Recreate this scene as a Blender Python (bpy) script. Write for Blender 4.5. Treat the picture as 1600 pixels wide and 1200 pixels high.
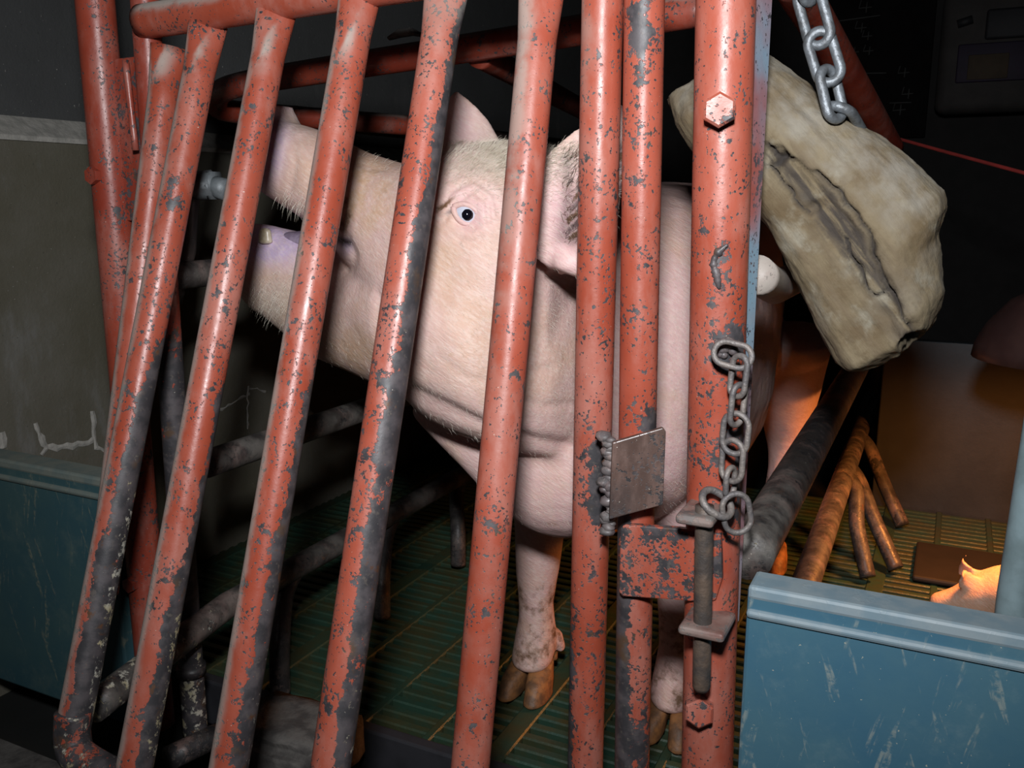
import bpy, bmesh, math, random
import numpy as np
from mathutils import Vector, Matrix, noise

random.seed(4); rng = np.random.default_rng(4)
for o in list(bpy.data.objects): bpy.data.objects.remove(o)
SC = bpy.context.scene; COL = SC.collection

# ------------------------------------------------------------------ camera, light, exposure
# world: X = across the crate, Y = along the crate (away from the gate), Z = up, floor at 0
F = 1400.0; PITCH = math.radians(11.7); HEAD = math.radians(26.2); CAMH = 0.655
cam = bpy.data.objects.new('camera', bpy.data.cameras.new('camera')); COL.objects.link(cam)
cam.data.sensor_width = 36; cam.data.lens = F/1600*36; cam.data.clip_start = .02
cam.location = (0, 0, CAMH); cam.rotation_euler = (math.pi/2-PITCH, 0, HEAD)
SC.camera = cam
w = bpy.data.worlds.new('world'); SC.world = w; w.use_nodes = True
w.node_tree.nodes['Background'].inputs[0].default_value = (.55, .75, 1, 1)
w.node_tree.nodes['Background'].inputs[1].default_value = .008
fl = bpy.data.lights.new('flash', 'SPOT'); fl.energy = 50; fl.shadow_soft_size = .04; fl.spot_size = math.radians(112); fl.spot_blend = 1
fl.color = (.95, .97, 1)
flo = bpy.data.objects.new('flash', fl); COL.objects.link(flo)
flo.location = (-.012, -.012, CAMH+.22)
flo.rotation_euler = (Vector((-.34, .80, CAMH+.02))-flo.location).to_track_quat('-Z', 'Y').to_euler()
SC.view_settings.view_transform = 'Standard'; SC.view_settings.look = 'None'
SC.view_settings.exposure = 0.0; SC.view_settings.gamma = 1

# ------------------------------------------------------------------ pixel directions
def ray(px, py):
    x = (px-800)/F; y = (600-py)/F
    fx, fy, fz = x, math.cos(PITCH)+y*math.sin(PITCH), -math.sin(PITCH)+y*math.cos(PITCH)
    c, s = math.cos(HEAD), math.sin(HEAD)
    return Vector((fx*c-fy*s, fx*s+fy*c, fz))
C0 = Vector((0, 0, CAMH))
def atY(px, py, Y): r = ray(px, py); return C0+r*(Y/r.y)
def atX(px, py, X): r = ray(px, py); return C0+r*(X/r.x)
def atZ(px, py, Z): r = ray(px, py); return C0+r*((Z-CAMH)/r.z)
def project(co):                      # n x 3 -> pixel coords
    p = np.asarray(co)-np.array(C0)
    c, s = math.cos(HEAD), math.sin(HEAD)
    fx = p[:, 0]*c+p[:, 1]*s; fy = -p[:, 0]*s+p[:, 1]*c
    d = fy*math.cos(PITCH)-p[:, 2]*math.sin(PITCH); u = fy*math.sin(PITCH)+p[:, 2]*math.cos(PITCH)
    return np.stack([800+F*fx/d, 600-F*u/d], 1)
def sstep(a, b, x):
    t = np.clip((np.asarray(x, float)-a)/(b-a), 0, 1); return t*t*(3-2*t)
def seg_dist(P, pts):                 # distance of n x 2 points to a polyline
    best = np.full(len(P), 1e9)
    for a, b in zip(pts[:-1], pts[1:]):
        a = np.array(a, float); b = np.array(b, float); d = b-a
        t = np.clip(((P-a)@d)/(d@d), 0, 1)
        best = np.minimum(best, np.linalg.norm(P-(a+t[:, None]*d), axis=1))
    return best

# ------------------------------------------------------------------ object helpers
def tag(o, label=None, cat=None, group=None, kind=None):
    if label: o['label'] = label
    if cat: o['category'] = cat
    if group: o['group'] = group
    if kind: o['kind'] = kind
    return o
def thing(name, label, cat, loc, group=None):
    o = bpy.data.objects.new(name, None); COL.objects.link(o); o.location = loc; o.empty_display_size = .05
    bpy.context.view_layer.update()
    return tag(o, label, cat, group)
def link(name, me, mat, parent=None, smooth=True, flip=False):
    o = bpy.data.objects.new(name, me); COL.objects.link(o)
    if mat: me.materials.clear(); me.materials.append(mat)
    if smooth: me.polygons.foreach_set('use_smooth', [True]*len(me.polygons))
    if parent:
        o.parent = parent
        M = Matrix.Identity(4); q = parent
        while q: M = Matrix.Translation(-q.location) @ M if q.type == 'EMPTY' else M; q = q.parent
        o.matrix_parent_inverse = M
    return o
def mesh_from(verts, faces, name='mesh'):
    me = bpy.data.meshes.new(name); me.from_pydata([tuple(v) for v in verts], [], faces)
    bm = bmesh.new(); bm.from_mesh(me); bmesh.ops.recalc_face_normals(bm, faces=bm.faces); bm.to_mesh(me); bm.free()
    return me
def attr(me, name, vals):
    a = me.attributes.get(name) or me.attributes.new(name, 'FLOAT', 'POINT')
    a.data.foreach_set('value', np.asarray(vals, np.float32))
def coords(me):
    c = np.empty(len(me.vertices)*3); me.vertices.foreach_get('co', c); return c.reshape(-1, 3)
def normals(me):
    c = np.empty(len(me.vertices)*3); me.vertices.foreach_get('normal', c); return c.reshape(-1, 3)

def catmull(pts, n):
    pts = [Vector(p) for p in pts]; out = []
    for i in range(len(pts)-1):
        p0 = pts[max(i-1, 0)]; p1 = pts[i]; p2 = pts[i+1]; p3 = pts[min(i+2, len(pts)-1)]
        for k in range(n):
            t = k/n
            out.append(.5*((2*p1)+(-p0+p2)*t+(2*p0-5*p1+4*p2-p3)*t*t+(-p0+3*p1-3*p2+p3)*t**3))
    out.append(pts[-1]); return out
def resample(pts, step):
    out = [Vector(pts[0])]
    for a, b in zip(pts[:-1], pts[1:]):
        a = Vector(a); b = Vector(b); n = max(1, int((b-a).length/step))
        for k in range(1, n+1): out.append(a.lerp(b, k/n))
    return out
def sweep_mesh(pts, r, ns=20, closed=False, shape=None, up=None):
    """tube along pts; r radius or function(i,n); shape(i,n)->(su,sv) scales; up fixes the first normal"""
    pts = [Vector(p) for p in pts]; n = len(pts); V = []; Fc = []
    tang = []
    for i in range(n):
        a = pts[(i-1) % n] if closed or i > 0 else pts[i]; b = pts[(i+1) % n] if closed or i < n-1 else pts[i]
        tang.append((b-a).normalized())
    u = Vector(up) if up else (Vector((0, -1, 0)) if abs(tang[0].y) < .9 else Vector((0, 0, 1)))
    u = (u-tang[0]*u.dot(tang[0])).normalized()
    for i in range(n):
        t = tang[i]; u = (u-t*u.dot(t)).normalized(); v = t.cross(u)
        rr = r(i, n) if callable(r) else r
        su, sv = shape(i, n) if shape else (1, 1)
        for k in range(ns):
            a = 2*math.pi*k/ns
            V.append(pts[i]+u*(math.cos(a)*rr*su)+v*(math.sin(a)*rr*sv))
    m = n if closed else n-1
    for i in range(m):
        j = (i+1) % n
        for k in range(ns):
            Fc.append((i*ns+k, i*ns+(k+1) % ns, j*ns+(k+1) % ns, j*ns+k))
    if not closed:
        V.append(pts[0]); V.append(pts[-1]); c0 = len(V)-2; c1 = len(V)-1
        for k in range(ns):
            Fc.append((c0, (k+1) % ns, k)); b = (n-1)*ns; Fc.append((c1, b+k, b+(k+1) % ns))
    return mesh_from(V, Fc)
def set_wear(me, wear=None, dust=None, crust=None):
    co = coords(me); nn = normals(me)
    for nm, fn in (('wear', wear), ('dust', dust), ('crust', crust)):
        v = fn(co, nn) if callable(fn) else np.full(len(co), fn or 0.0)
        attr(me, nm, v)
def tube(name, pts, r, mat, parent=None, step=.012, ns=22, wear=.12, dust=0., crust=0., shape=None, up=None):
    me = sweep_mesh(resample(pts, step), r, ns, shape=shape, up=up); set_wear(me, wear, dust, crust)
    return link(name, me, mat, parent)
def box_mesh(x0, x1, y0, y1, z0, z1, bev=.003, seg=2, cuts=0):
    bm = bmesh.new(); bmesh.ops.create_cube(bm, size=1)
    for v in bm.verts: v.co = Vector(((x0+x1)/2+v.co.x*(x1-x0), (y0+y1)/2+v.co.y*(y1-y0), (z0+z1)/2+v.co.z*(z1-z0)))
    if bev: bmesh.ops.bevel(bm, geom=bm.edges[:], offset=bev, segments=seg, affect='EDGES', profile=.5)
    if cuts: bmesh.ops.subdivide_edges(bm, edges=bm.edges[:], cuts=cuts, use_grid_fill=True)
    me = bpy.data.meshes.new('box'); bm.to_mesh(me); bm.free(); return me
def box(name, b, mat, parent=None, bev=.003, wear=.12, dust=0., crust=0., cuts=0):
    me = box_mesh(*b, bev=bev, cuts=cuts); set_wear(me, wear, dust, crust)
    return link(name, me, mat, parent, smooth=False)
def slab_mesh(poly, thick, bev=.002):
    """polygon (3D points, planar) extruded along thick vector"""
    n = len(poly); V = [Vector(p) for p in poly]+[Vector(p)+Vector(thick) for p in poly]
    Fc = [tuple(range(n)), tuple(range(2*n-1, n-1, -1))]+[(i, (i+1) % n, n+(i+1) % n, n+i) for i in range(n)]
    me = mesh_from(V, Fc)
    if bev:
        bm = bmesh.new(); bm.from_mesh(me); bmesh.ops.bevel(bm, geom=bm.edges[:], offset=bev, segments=2, affect='EDGES', profile=.5); bm.to_mesh(me); bm.free()
    return me

# ------------------------------------------------------------------ materials
def new_mat(name):
    m = bpy.data.materials.new(name); m.use_nodes = True; nt = m.node_tree
    return m, nt, nt.nodes['Principled BSDF']
class NB:
    def __init__(s, nt):
        s.nt = nt; s.tc = nt.nodes.new('ShaderNodeNewGeometry'); s.P = s.tc.outputs['Position']
    def L(s, a, b): s.nt.links.new(a, b)
    def put(s, sock, v):
        if hasattr(v, 'is_linked') or isinstance(v, bpy.types.NodeSocket): s.L(v, sock)
        else: sock.default_value = v
    def map(s, scale=(1, 1, 1), rot=(0, 0, 0)):
        n = s.nt.nodes.new('ShaderNodeMapping'); n.inputs['Scale'].default_value = scale; n.inputs['Rotation'].default_value = rot
        s.L(s.P, n.inputs['Vector']); return n.outputs[0]
    def flow(s, freq, rot):            # rotate first, then scale: grain along a slanted axis
        n = s.nt.nodes.new('ShaderNodeMapping'); n.vector_type = 'TEXTURE'; n.inputs['Scale'].default_value = tuple(1/f for f in freq); n.inputs['Rotation'].default_value = rot
        s.L(s.P, n.inputs['Vector']); return n.outputs[0]
    def noise(s, scale, detail=4, rough=.55, vec=None, dist=0):
        n = s.nt.nodes.new('ShaderNodeTexNoise'); n.inputs['Scale'].default_value = scale; n.inputs['Detail'].default_value = detail
        n.inputs['Roughness'].default_value = rough; n.inputs['Distortion'].default_value = dist
        s.L(vec if vec is not None else s.P, n.inputs['Vector']); return n.outputs['Fac']
    def vor(s, scale, vec=None):
        n = s.nt.nodes.new('ShaderNodeTexVoronoi'); n.inputs['Scale'].default_value = scale
        s.L(vec if vec is not None else s.P, n.inputs['Vector']); return n.outputs['Distance']
    def attr(s, name):
        n = s.nt.nodes.new('ShaderNodeAttribute'); n.attribute_name = name; return n.outputs['Fac']
    def math(s, op, a, b=0.0, c=None, clamp=False):
        n = s.nt.nodes.new('ShaderNodeMath'); n.operation = op; n.use_clamp = clamp
        s.put(n.inputs[0], a); s.put(n.inputs[1], b)
        if c is not None: s.put(n.inputs[2], c)
        return n.outputs[0]
    def step(s, x, a, b):
        n = s.nt.nodes.new('ShaderNodeMapRange'); n.interpolation_type = 'SMOOTHSTEP'
        s.put(n.inputs['Value'], x); n.inputs['From Min'].default_value = a; n.inputs['From Max'].default_value = b; return n.outputs[0]
    def mix(s, f, a, b):
        n = s.nt.nodes.new('ShaderNodeMix'); n.data_type = 'RGBA'
        s.put(n.inputs[0], f)
        for sock, v in ((n.inputs[6], a), (n.inputs[7], b)):
            if isinstance(v, tuple): sock.default_value = (*v, 1)
            else: s.L(v, sock)
        return n.outputs[2]
    def mixf(s, f, a, b):
        n = s.nt.nodes.new('ShaderNodeMix'); s.put(n.inputs[0], f); s.put(n.inputs[2], a); s.put(n.inputs[3], b); return n.outputs[0]
    def bump(s, h, strength=.4, dist=.002, normal=None):
        n = s.nt.nodes.new('ShaderNodeBump'); n.inputs['Strength'].default_value = strength; n.inputs['Distance'].default_value = dist
        s.L(h, n.inputs['Height'])
        if normal is not None: s.L(normal, n.inputs['Normal'])
        return n.outputs[0]

def painted(name, paint, paint2, steel=(.035, .033, .036), dustc=(.36, .33, .29), steel_rough=.5, speck=1.0):
    m, nt, b = new_mat(name); g = NB(nt)
    W = g.attr('wear'); D = g.attr('dust'); K = g.attr('crust')
    n1 = g.noise(32, 6, .62); n2 = g.noise(150, 5, .65); n3 = g.noise(11, 3)
    v = g.math('ADD', g.math('MULTIPLY', g.math('SUBTRACT', n1, .5), 1.5), g.math('MULTIPLY', g.math('SUBTRACT', n2, .5), 1.25))
    mask = g.step(g.math('ADD', v, W), .46, .52)
    # pock marks
    sp = g.noise(330, 3, .5); sz = g.step(g.math('ADD', g.noise(45, 3), g.math('MULTIPLY', W, .25)), .5, .72)
    pk = g.step(g.math('ADD', sp, g.math('MULTIPLY', sz, .11)), .655, .70)
    mask = g.math('MAXIMUM', mask, g.math('MULTIPLY', pk, speck))
    col = g.mix(g.step(n3, .35, .7), paint, paint2)
    col = g.mix(g.math('MULTIPLY', g.step(g.noise(24, 6, .65, g.map((1, 1, .4))), .45, .72), .55), col, tuple(.55*p+.45*q for p, q in zip(paint, (.55, .36, .31))))
    stc = g.mix(g.step(g.noise(60, 5), .4, .65), steel, (steel[0]*1.9+.012, steel[1]*1.75+.01, steel[2]*1.7+.01))
    stc = g.mix(g.step(g.noise(25, 4), .6, .72), stc, (.085, .05, .03))
    stc = g.mix(g.math('MULTIPLY', g.step(g.noise(170, 4, .6), .56, .7), .6), stc, (.12, .1, .085))
    stc = g.mix(g.step(g.noise(48, 5, .7), .6, .7), stc, (.1, .045, .022))
    col = g.mix(mask, col, stc)
    dn = g.math('MULTIPLY', D, g.step(g.math('ADD', g.noise(40, 5), g.math('MULTIPLY', D, .35)), .42, .75))
    col = g.mix(dn, col, dustc)
    cn = g.noise(85, 6, .7); ck = g.step(g.math('ADD', g.math('MULTIPLY', g.math('SUBTRACT', cn, .5), 1.6), K), .56, .66)
    col = g.mix(ck, col, g.mix(g.step(g.noise(30, 3), .4, .6), (.42, .40, .34), (.34, .29, .17)))
    fl = g.step(g.noise(420, 2, .5), .765, .79)
    col = g.mix(g.math('MULTIPLY', fl, .8), col, (.6, .55, .47))
    g.L(col, b.inputs['Base Color'])
    r = g.mixf(mask, .4, steel_rough); r = g.mixf(dn, r, .8); r = g.mixf(ck, r, .9)
    r = g.math('ADD', r, g.math('MULTIPLY', g.math('SUBTRACT', g.noise(70, 4), .5), .4), clamp=True)
    g.L(r, b.inputs['Roughness'])
    h = g.math('ADD', g.math('MULTIPLY', mask, -.35), g.math('MULTIPLY', ck, .9)); h = g.math('ADD', h, g.math('MULTIPLY', n2, .35))
    g.L(g.bump(h, .55, .0012), b.inputs['Normal'])
    return m
RED = painted('red_paint', (.30, .055, .028), (.36, .085, .052))
RED_OLD = painted('old_red_paint', (.23, .034, .018), (.28, .05, .027))
BLACKP = painted('black_tube', (.028, .025, .025), (.045, .038, .034), steel=(.016, .015, .016), speck=.6)
PLATE = painted('rusty_plate', (.075, .045, .036), (.05, .038, .036), steel=(.03, .027, .028))
LUG = painted('lug_steel', (.16, .05, .035), (.12, .08, .072), steel=(.06, .052, .052))
BLUEP = painted('blue_red_strip', (.2, .34, .44), (.36, .08, .06), steel=(.05, .045, .055))
PALE = painted('pale_worn_tube', (.3, .24, .21), (.2, .14, .12), steel=(.1, .08, .07))
BURN = painted('weld_burn', (.075, .065, .068), (.12, .1, .1), steel=(.05, .045, .047), speck=.4)

def simple(name, col, rough=.6, col2=None, scale=20, bump=.0, bscale=80, metal=0., streak=None, spec=.5):
    m, nt, b = new_mat(name); g = NB(nt)
    vec = g.map(streak) if streak else None
    c2 = col2 or tuple(c*.7 for c in col)
    g.L(g.mix(g.step(g.noise(scale, 6, .6, vec), .36, .66), col, c2), b.inputs['Base Color'])
    b.inputs['Roughness'].default_value = rough; b.inputs['Metallic'].default_value = metal; b.inputs['Specular IOR Level'].default_value = spec
    if bump: g.L(g.bump(g.noise(bscale, 6, .6), bump, .003), b.inputs['Normal'])
    return m
GALV = simple('galvanized', (.2, .22, .24), .45, (.1, .105, .11), 90, .4, 160, .45)
CHAINM = simple('rusty_chain', (.12, .11, .11), .5, (.22, .19, .17), 70, .5, 200, .3)
RODM = simple('latch_rod', (.06, .05, .045), .55, (.13, .09, .065), 55, .4, 140, .2)
WHITE_EYE = simple('eye_white', (.62, .64, .74), .12); PUPIL = simple('pupil', (.004, .004, .008), .04); IRIS = simple('iris', (.05, .06, .1), .1)
HOOF = simple('hoof', (.3, .13, .045), .55, (.12, .06, .03), 60, .4, 120)
TOOTH = simple('tooth', (.6, .52, .4), .3, (.42, .34, .2), 90)
TONGUE = simple('tongue', (.3, .24, .32), .35, (.2, .15, .22), 70, .4, 160)
HAIRM = simple('bristle', (.66, .6, .5), .45, (.5, .44, .34), 60)
HAIRD = simple('ear_bristle', (.06, .055, .05), .5, (.2, .11, .05), 60)
DARKRUB = simple('dark_mat', (.012, .009, .008), .7)
SHADE = simple('lamp_shade', (.06, .03, .026), .4, (.045, .022, .02), 20)
POLEM = simple('grey_blue_pole', (.2, .27, .29), .45, (.14, .19, .2), 25, .1)
ROPE = simple('red_cord', (.3, .03, .025), .7)
SLAT = simple('green_plastic', (.022, .055, .036), .42, (.04, .045, .02), 18, .25, 120)
PIT = simple('pit', (.006, .007, .006), .9)
FILLER = simple('crack_filler', (.42, .4, .36), .9, (.3, .29, .26), 60, .5, 120)
BOARD = simple('blackboard', (.007, .006, .006), .95, spec=.1); CHALK = simple('chalk', (.04, .04, .038), .9)
BAGW = simple('sack_white', (.03, .026, .024), .8); BAGP = simple('sack_purple', (.012, .005, .02), .7); BAGY = simple('sack_yellow', (.045, .03, .016), .8); BAGK = simple('sack_black', (.008, .008, .01), .7)
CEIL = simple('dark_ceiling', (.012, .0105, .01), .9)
BACKP = simple('grey_partition', (.026, .03, .034), .5, (.018, .021, .024), 12, .1)
ROUGHC = simple('rough_concrete', (.12, .11, .1), .95, (.05, .045, .042), 35, .9, 60)

def concrete(name, c1, c2, c3):
    m, nt, b = new_mat(name); g = NB(nt)
    col = g.mix(g.step(g.noise(3.5, 7, .62), .35, .66), c1, c2)
    col = g.mix(g.step(g.noise(9, 6, .65, g.map((1, 1, .35))), .56, .75), col, c3)
    col = g.mix(g.step(g.noise(160, 3), .68, .75), col, tuple(x*.45 for x in c1))
    col = g.mix(g.step(g.noise(240, 2), .72, .76), col, (.3, .29, .26))
    g.L(col, b.inputs['Base Color']); b.inputs['Roughness'].default_value = .85
    g.L(g.bump(g.math('ADD', g.noise(30, 8, .7), g.math('MULTIPLY', g.noise(200, 3), .4)), .35, .004), b.inputs['Normal'])
    return m
CONC = concrete('concrete_wall', (.145, .135, .108), (.105, .095, .065), (.19, .185, .17))
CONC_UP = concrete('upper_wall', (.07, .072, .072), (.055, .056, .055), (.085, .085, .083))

def panel_mat(nm='blue_plastic_panel', k=(1, 1, 1)):
    m, nt, b = new_mat(nm); g = NB(nt)
    col = g.mix(g.step(g.noise(7, 6, .6), .35, .68), (.042, .125, .19), (.06, .145, .19))
    col = g.mix(g.math('MULTIPLY', g.step(g.noise(16, 6, .7), .5, .75), .45), col, (.16, .24, .26))
    s1 = g.step(g.noise(1, 4, .6, g.flow((75, 40, 8), (0, .2, 0))), .585, .66)
    s2 = g.step(g.noise(1, 4, .6, g.flow((80, 40, 9), (0, -.3, 0))), .6, .67)
    sc = g.math('MULTIPLY', g.math('MAXIMUM', s1, s2), g.step(g.noise(160, 4, .6), .38, .6))
    col = g.mix(g.math('MULTIPLY', sc, .6), col, (.3, .33, .29))
    col = g.mix(g.step(g.noise(300, 2), .735, .77), col, (.33, .35, .3))
    col = g.mix(g.attr('dust'), col, g.mix(g.step(g.noise(40, 5), .4, .65), (.27, .32, .34), (.2, .27, .31)))
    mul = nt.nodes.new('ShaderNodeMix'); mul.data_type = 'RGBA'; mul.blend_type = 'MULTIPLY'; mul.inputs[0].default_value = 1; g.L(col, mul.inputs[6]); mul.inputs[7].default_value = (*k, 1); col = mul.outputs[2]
    g.L(col, b.inputs['Base Color']); b.inputs['Roughness'].default_value = .5
    g.L(g.bump(g.math('ADD', g.noise(60, 6), sc), .12, .002), b.inputs['Normal'])
    return m
PANEL = panel_mat(); PANEL2 = panel_mat('dark_teal_panel', (.8, .72, .58))  # second one: same panel colours, multiplied darker and greener

def wood_mat():
    m, nt, b = new_mat('weathered_wood'); g = NB(nt)
    # grain follows the block's long axis
    grain = g.noise(1, 7, .65, g.flow((11, 70, 85), (0, math.radians(50), 0)))
    col = g.mix(g.step(g.noise(16, 6, .62), .34, .66), (.19, .15, .09), (.115, .08, .04))
    col = g.mix(g.step(g.noise(28, 5, .6), .5, .72), col, (.25, .225, .17))
    col = g.mix(g.math('MULTIPLY', g.step(grain, .46, .66), .75), col, (.13, .095, .055))
    col = g.mix(g.math('MULTIPLY', g.step(g.noise(38, 6, .68), .54, .68), .55), col, (.10, .065, .03))
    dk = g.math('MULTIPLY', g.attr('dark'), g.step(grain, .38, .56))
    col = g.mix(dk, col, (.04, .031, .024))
    col = g.mix(g.math('MULTIPLY', g.attr('dust'), g.step(g.noise(45, 5), .3, .7)), col, (.225, .205, .17))
    col = g.mix(g.attr('crack'), col, (.02, .015, .012))
    g.L(col, b.inputs['Base Color']); b.inputs['Roughness'].default_value = .85
    g.L(g.bump(g.math('ADD', grain, g.math('MULTIPLY', g.noise(150, 5), .5)), .55, .003), b.inputs['Normal'])
    return m
WOOD = wood_mat()

def pig_mat(name, pink, tan):
    m, nt, b = new_mat(name); g = NB(nt)
    n1 = g.noise(9, 5, .6); n2 = g.noise(38, 5, .6)
    hair = g.noise(1, 4, .6, g.flow((120, 260, 480), (0, .5, 0)))
    col = g.mix(g.step(n1, .38, .68), pink, tuple(.5*(p+t) for p, t in zip(pink, tan)))
    col = g.mix(g.math('MULTIPLY', g.attr('tan'), g.step(n2, .3, .6)), col, tan)
    col = g.mix(g.math('MULTIPLY', g.attr('hairy'), .75), col, g.mix(g.step(hair, .4, .62), (.62, .55, .43), (.4, .34, .26)))
    col = g.mix(g.attr('rose'), col, (.66, .4, .42))
    col = g.mix(g.attr('lav'), col, g.mix(g.step(n2, .35, .65), (.64, .5, .68), (.52, .4, .54)))
    col = g.mix(g.math('MULTIPLY', g.step(g.noise(1, 5, .65, g.flow((70, 160, 330), (0, .6, 0))), .42, .66), .35), col, (.76, .63, .56))
    col = g.mix(g.math('MULTIPLY', g.step(g.noise(17, 6, .62), .5, .72), .4), col, tan)
    spots = g.math('MULTIPLY', g.step(g.noise(70, 5, .65), .6, .74), .4)
    col = g.mix(spots, col, (.42, .25, .15))
    dm = g.attr('dirt_shade'); dmask = g.step(g.math('ADD', g.math('MULTIPLY', g.math('SUBTRACT', g.noise(60, 5, .65), .5), 1.2), dm), .35, .7)
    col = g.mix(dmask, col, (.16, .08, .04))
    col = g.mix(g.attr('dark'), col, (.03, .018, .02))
    g.L(col, b.inputs['Base Color'])
    b.inputs['Roughness'].default_value = .55
    b.inputs['Subsurface Weight'].default_value = .12; b.inputs['Subsurface Radius'].default_value = (.012, .005, .003); b.inputs['Subsurface Scale'].default_value = 1
    g.L(g.mixf(g.attr('lav'), .58, .3), b.inputs['Roughness'])
    h = g.math('ADD', g.math('MULTIPLY', hair, .6), g.math('MULTIPLY', g.noise(110, 5, .6), .6))
    g.L(g.bump(h, .6, .002), b.inputs['Normal'])
    return m
PIG = pig_mat('sow_skin', (.65, .44, .40), (.56, .36, .23))
PIGLET = pig_mat('piglet_skin', (.62, .38, .28), (.6, .38, .25))

# ------------------------------------------------------------------ the setting
def structure(name, me, mat, label=None):
    o = link(name, me, mat, None, smooth=False); o['kind'] = 'structure'
    if label: o['label'] = label
    return o
floor = structure('floor', box_mesh(-1.3, 1.3, .3, 3.6, -.12, -.06, 0), PIT, 'dark pit beneath the green slatted plastic floor')
XL, XR = -1.22, 1.0
sl = box_mesh(XL, XR, -.0065, .0065, -.022, 0, .002, 1); sl.materials.append(SLAT)
y = .84
k = 0
while y < 2.02:
    o = link('slat', sl, None, floor, smooth=False); o.location = (0, y, 0); y += .0235; k += 1
rb = box_mesh(-.006, .006, .83, 2.03, -.03, .0012, .002, 1); rb.materials.append(SLAT)
rb2 = box_mesh(-.014, .014, .83, 2.03, -.03, .002, .002, 1); rb2.materials.append(SLAT)
for i in range(24):
    o = link('rib', rb2 if i % 4 == 0 else rb, None, floor, smooth=False); o.location = (-1.18+i*.092, 0, 0)
structure('floor_aisle', box_mesh(-1.3, 1.3, -.6, .62, -.06, -.005, 0), ROUGHC, 'bare concrete floor in front of the crate')

WX = -1.2
bm_lo = box_mesh(WX-.2, WX, .2, 3.6, -.1, .742, .006)
structure('wall_left', bm_lo, CONC, 'stained olive grey concrete wall behind the left crate side')
wl = bpy.data.objects['wall_left']
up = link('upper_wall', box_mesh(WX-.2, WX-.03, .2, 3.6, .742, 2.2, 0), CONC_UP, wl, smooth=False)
lg = link('ledge', slab_mesh([(WX-.035, .2, .735), (WX+.004, .2, .735), (WX+.004, .2, .742), (WX-.035, .2, .775)], (0, 3.3, 0), 0), FILLER, wl, smooth=False)
lg['label'] = 'sloping plaster ledge along the concrete wall'
def crack(pxs, wpx=7):
    pts = [atX(x, y, WX+.0015) for x, y in pxs]; V = []; Fc = []
    pts = resample(pts, .008)
    for i, p in enumerate(pts):
        q = pts[min(i+1, len(pts)-1)]-pts[max(i-1, 0)]; q.normalize(); s = Vector((0, -q.z, q.y))
        ww = .0042*wpx/7*(.55+.9*random.random()); c = p+s*random.uniform(-.0025, .0025)
        V += [c+s*ww, c+Vector((.0012, 0, 0)), c-s*ww]
    for i in range(len(pts)-1):
        Fc += [(3*i, 3*i+1, 3*i+4, 3*i+3), (3*i+1, 3*i+2, 3*i+5, 3*i+4)]
    o = link('crack_filler', mesh_from(V, Fc), FILLER, wl, smooth=False); return o
crack([(57, 660), (64, 685), (74, 700), (66, 712)]); crack([(74, 700), (105, 698), (146, 688)])
crack([(145, 642), (147, 680), (152, 698), (165, 706)], 6); crack([(3, 675), (7, 700)], 9)
crack([(330, 645), (352, 636), (390, 616)], 4); crack([(387, 603), (388, 670)], 4); crack([(388, 605), (415, 612)], 3)
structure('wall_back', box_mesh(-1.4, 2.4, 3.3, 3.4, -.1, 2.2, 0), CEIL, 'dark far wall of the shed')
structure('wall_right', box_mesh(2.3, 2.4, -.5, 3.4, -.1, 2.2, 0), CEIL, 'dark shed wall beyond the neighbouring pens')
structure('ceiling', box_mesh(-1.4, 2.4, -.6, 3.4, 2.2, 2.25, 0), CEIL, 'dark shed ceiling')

# ------------------------------------------------------------------ blue partition panels
def panel(x0, x1, yf, ztop, label, PANEL=PANEL):
    t = thing('partition_panel', label, 'panel', ((x0+x1)/2, yf, 0))
    me = box_mesh(x0, x1, yf, yf+.034, .005, ztop, .003); set_wear(me, 0, 0, 0); link('board', me, PANEL, t, smooth=False)
    me = box_mesh(x0+.0005, x1, yf-.001, yf+.0345, ztop-.010, ztop+.002, .003); set_wear(me, 0, .85, 0); link('top_edge', me, PANEL, t, smooth=False)
    me = box_mesh(x0+.0005, x1, yf-.004, yf+.01, ztop-.0255, ztop-.018, .003); set_wear(me, 0, .7, 0); link('bead', me, PANEL, t, smooth=False)
    return t
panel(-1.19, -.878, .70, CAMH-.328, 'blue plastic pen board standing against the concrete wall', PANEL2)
panel(atY(1163, 900, .698).x+.003, .95, .698, CAMH-.311, 'scratched blue plastic pen board beside the chained post')

# ------------------------------------------------------------------ crate posts
GY = .708
def W_low(z0, z1, lo=.1, hi=.6): return lambda c, n: lo+(hi-lo)*sstep(z1, z0, c[:, 2])
# left outer post
t = thing('crate_post', 'thick red post standing beside the concrete wall', 'post', (-.85, GY, 0))
a, b_ = atY(143, -60, GY+.012), atY(238, 1030, GY+.012)
AX = lambda z: a.lerp(b_, (a.z-z)/(a.z-b_.z))
tube('tube', [AX(1.05), AX(.004)], .0203, RED_OLD, t, wear=lambda c, n: .06+.22*sstep(.0, .9, n[:, 0])+.16*np.exp(-((c[:, 2]-.6)/.1)**2), crust=0)
for (px, py) in ((142, 275), (205, 906)):
    c = AX(atY(px, py, GY).z); me = sweep_mesh([c+Vector((0, -.014, 0)), c+Vector((0, -.0265, 0))], .0095, 6); set_wear(me, .3, 0, 0)
    link('bolt_head', me, RED_OLD, t, smooth=False)
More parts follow.
